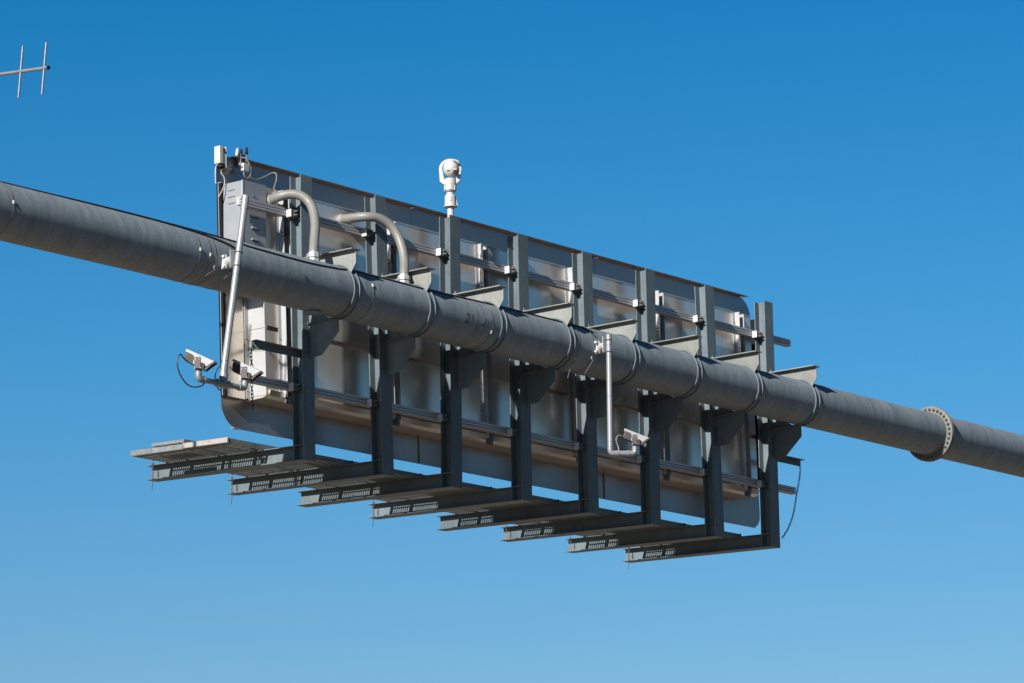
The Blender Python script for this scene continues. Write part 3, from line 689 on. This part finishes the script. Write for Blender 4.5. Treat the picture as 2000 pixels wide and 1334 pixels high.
def sphere(b, c, r, m=None, n=20, sz=(1, 1, 1)):
    pr = [(max(.0005, r*sin(pi*i/n)), -r*cos(pi*i/n)) for i in range(n+1)]
    k = B().lathe(pr, (0, 0, 0), 2, 28); k.xf(Matrix.Diagonal((*sz, 1))); k.xf(m if m else Matrix.Translation(c)); o = len(b.v)
    b.v += k.v; b.f += [tuple(i+o for i in f) for f in k.f]; b.sm += k.sm; return b
sphere(ball, None, .112, rz @ Matrix.Translation((.018, 0, .685)), sz=(1, 1.1, 1.12)).build('camera_ball', 'white', d)
def arc(r, rz_, a0, a1, n=16): return [(r*cos(radians(a0+(a1-a0)*i/n))+.006, .675+rz_*sin(radians(a0+(a1-a0)*i/n))) for i in range(n+1)]
out_ = [(.095, .465), (.135, .51)]+arc(.155, .150, 0, 180)+[(-.140, .50), (-.085, .455), (-.068, .49)]+arc(.108, .118, 178, 2)+[(.080, .51)]
B().prism([(z, x) for x, z in out_], 1, -.030, .055).xf(rz).build('yoke_arm', 'white', d, bevel=.008)
B().tube([(.055, -.10, .785), (.115, -.085, .765)], .019, 12).xf(rz).build('wiper_motor', 'white', d)
B().tube([(.065, -.07, .63), (.085, -.12, .605)], .028, 14).xf(rz).build('lens', 'housing', d)
each('visor_tab', 'white', d, [B().box(.045, .095, -.135, -.120, .64, .655).xf(rz), B().box(-.045, -.005, -.125, -.108, .64, .652).xf(rz)])

# ------------------------------------------------------------------ sensors on the sign's left top corner
bx = thing('sensor_box', 'cream rectangular box on a bracket at the sign\'s top left corner', 'box', (-1.0, .7, 3.9))
B().box(-1.07, -1.005, .655, .755, 3.880, 4.112).build('box_body', 'cream', bx, bevel=.006)
B().box(-1.0045, -.955, .665, .750, 3.885, 4.108).build('box_lid', 'cream', bx, bevel=.005)
B().tube([(-1.0, .64, 4.075), (-.965, .645, 4.02)], .009, 8).build('latch_bar', 'black', bx)
B().box(-.949, -.943, .655, .754, 3.835, 4.118).box(-.9425, -.83, .665, .754, 3.835, 3.843).build('bracket', 'white_alu', bx)
B().lathe([(.035, 3.83), (.045, 3.84), (.045, 3.879)], (-1.0, .70, 0), 2, 16).lathe([(.016, 3.79), (.018, 3.829)], (-1.0, .70, 0), 2, 12).build('cable_gland', 'black', bx)
cable([(-1.0, .69, 3.80), (-1.04, .66, 3.75), (-1.02, .63, 3.69), (-1.02, .62, 3.60), (-1.06, .63, 3.50), (-1.10, .66, 3.41)], .008, 'cable_grey', 'grey cable dropping from the cream box past the louvred cabinet')
cable([(-1.05, .70, 3.88), (-1.055, .74, 3.84), (-1.062, .745, 3.74), (-1.057, .745, 3.62)], .006, 'white', 'pale cable down the left edge of the sign below the cream box')
cl = thing('antenna_cluster', 'small bracket of one white and two black antennas on the sign\'s top edge', 'antenna', (-.6, .7, 4.02))
each('bracket', 'elbow', cl, [B().box(-.665, -.659, .66, .73, 3.93, 4.09), B().box(-.6585, -.56, .70, .706, 3.93, 4.095), B().box(-.5595, -.554, .66, .73, 3.96, 4.09)])
def pod(x, y, z0, z1, r, m, tilt=0):
    h = z1-z0; B().lathe([(r*.6, 0), (r, h*.12), (r*1.02, h*.35), (r*.9, h*.75), (r*.5, h*.95), (.004, h)], (0, 0, 0), 2, 16).xf(Matrix.Translation((x, y, z0)) @ Matrix.Rotation(tilt, 4, 'Y')).build('antenna', m, cl)
pod(-.72, .68, 4.04, 4.155, .022, 'white', .15); pod(-.636, .68, 4.085, 4.155, .020, 'black'); pod(-.535, .68, 4.09, 4.20, .021, 'black')
each('wire', 'cable_grey', cl, [B().tube([(-.70, .68, 4.04), (-.66, .69, 4.0)], .005, 6), B().tube([(-.535, .68, 4.09), (-.555, .69, 4.04)], .005, 6)])
jb = thing('junction_box', 'small white junction box hanging from cables below the little antennas', 'box', (-.62, .62, 3.9))
B().box(-.69, -.575, .59, .64, 3.835, 3.945).build('box_body', 'white', jb, bevel=.010)
B().lathe([(.014, -.697), (.018, -.6905)], (0, .615, 3.885), 0, 12).build('knockout', 'rust', jb)
cable([(-.66, .66, 4.03), (-.62, .62, 4.02), (-.57, .60, 3.95), (-.54, .60, 3.86), (-.56, .60, 3.785), (-.623, .60, 3.746), (-.67, .60, 3.78), (-.665, .61, 3.84)], .0065, 'cable_grey', 'grey cable loop hanging round the white junction box')
cable([(-.555, .66, 4.03), (-.527, .64, 3.963), (-.483, .62, 3.854), (-.53, .60, 3.77), (-.424, .60, 3.768), (-.275, .60, 3.832), (-.177, .58, 3.889), (-.135, .55, 3.902), (-.153, .5, 3.864), (-.205, .46, 3.764), (-.295, .42, 3.636), (-.36, .36, 3.54)], .0065, 'cable_grey', 'thin grey cable wandering from the little antennas to the first conduit')

# ------------------------------------------------------------------ yagi antenna, left
ya = thing('yagi_antenna', 'aluminium antenna boom with upright rods poking in at the top left', 'antenna', (-6, -.04, 2.4))
def bm(y): return (-6.0, y, 3.745+.0925*(y+1.22))
B().tube([bm(-1.225), bm(.35)], .021, 18).build('boom', 'ant_boom', ya)
B().tube([bm(-1.245), bm(-1.2255)], .0235, 18).build('end_cap', 'black', ya)
ud = Vector((0, -.11, 1)).normalized()
for y in (-1.165, -.765, -.33, .05):
    c = Vector(bm(y)); B().tube([c-ud*.322, c+ud*.312], .0155, 10).build('rod', 'ant', ya)
B().tube([(-6.0, -.10, 1.9), (-6.0, -.10, 4.2)], .03, 18).build('mast', 'tube', ya)
ya.location = Vector((-6, -.04, 2.4))+Vector((.67, .69, .277))      # mast stands behind the beam on a short arm
B().box(-6.06, -5.94, PY+PR-.6895, PY+PR-.681, 1.75, 2.05).build('mast_plate', 'galv', ya)
B().box(-6.03, -5.97, PY+PR-.6805, -.131, 1.87, 1.93).build('mast_arm', 'galv', ya)

for o in bpy.data.objects:
    if '_o' in o: del o['_o']
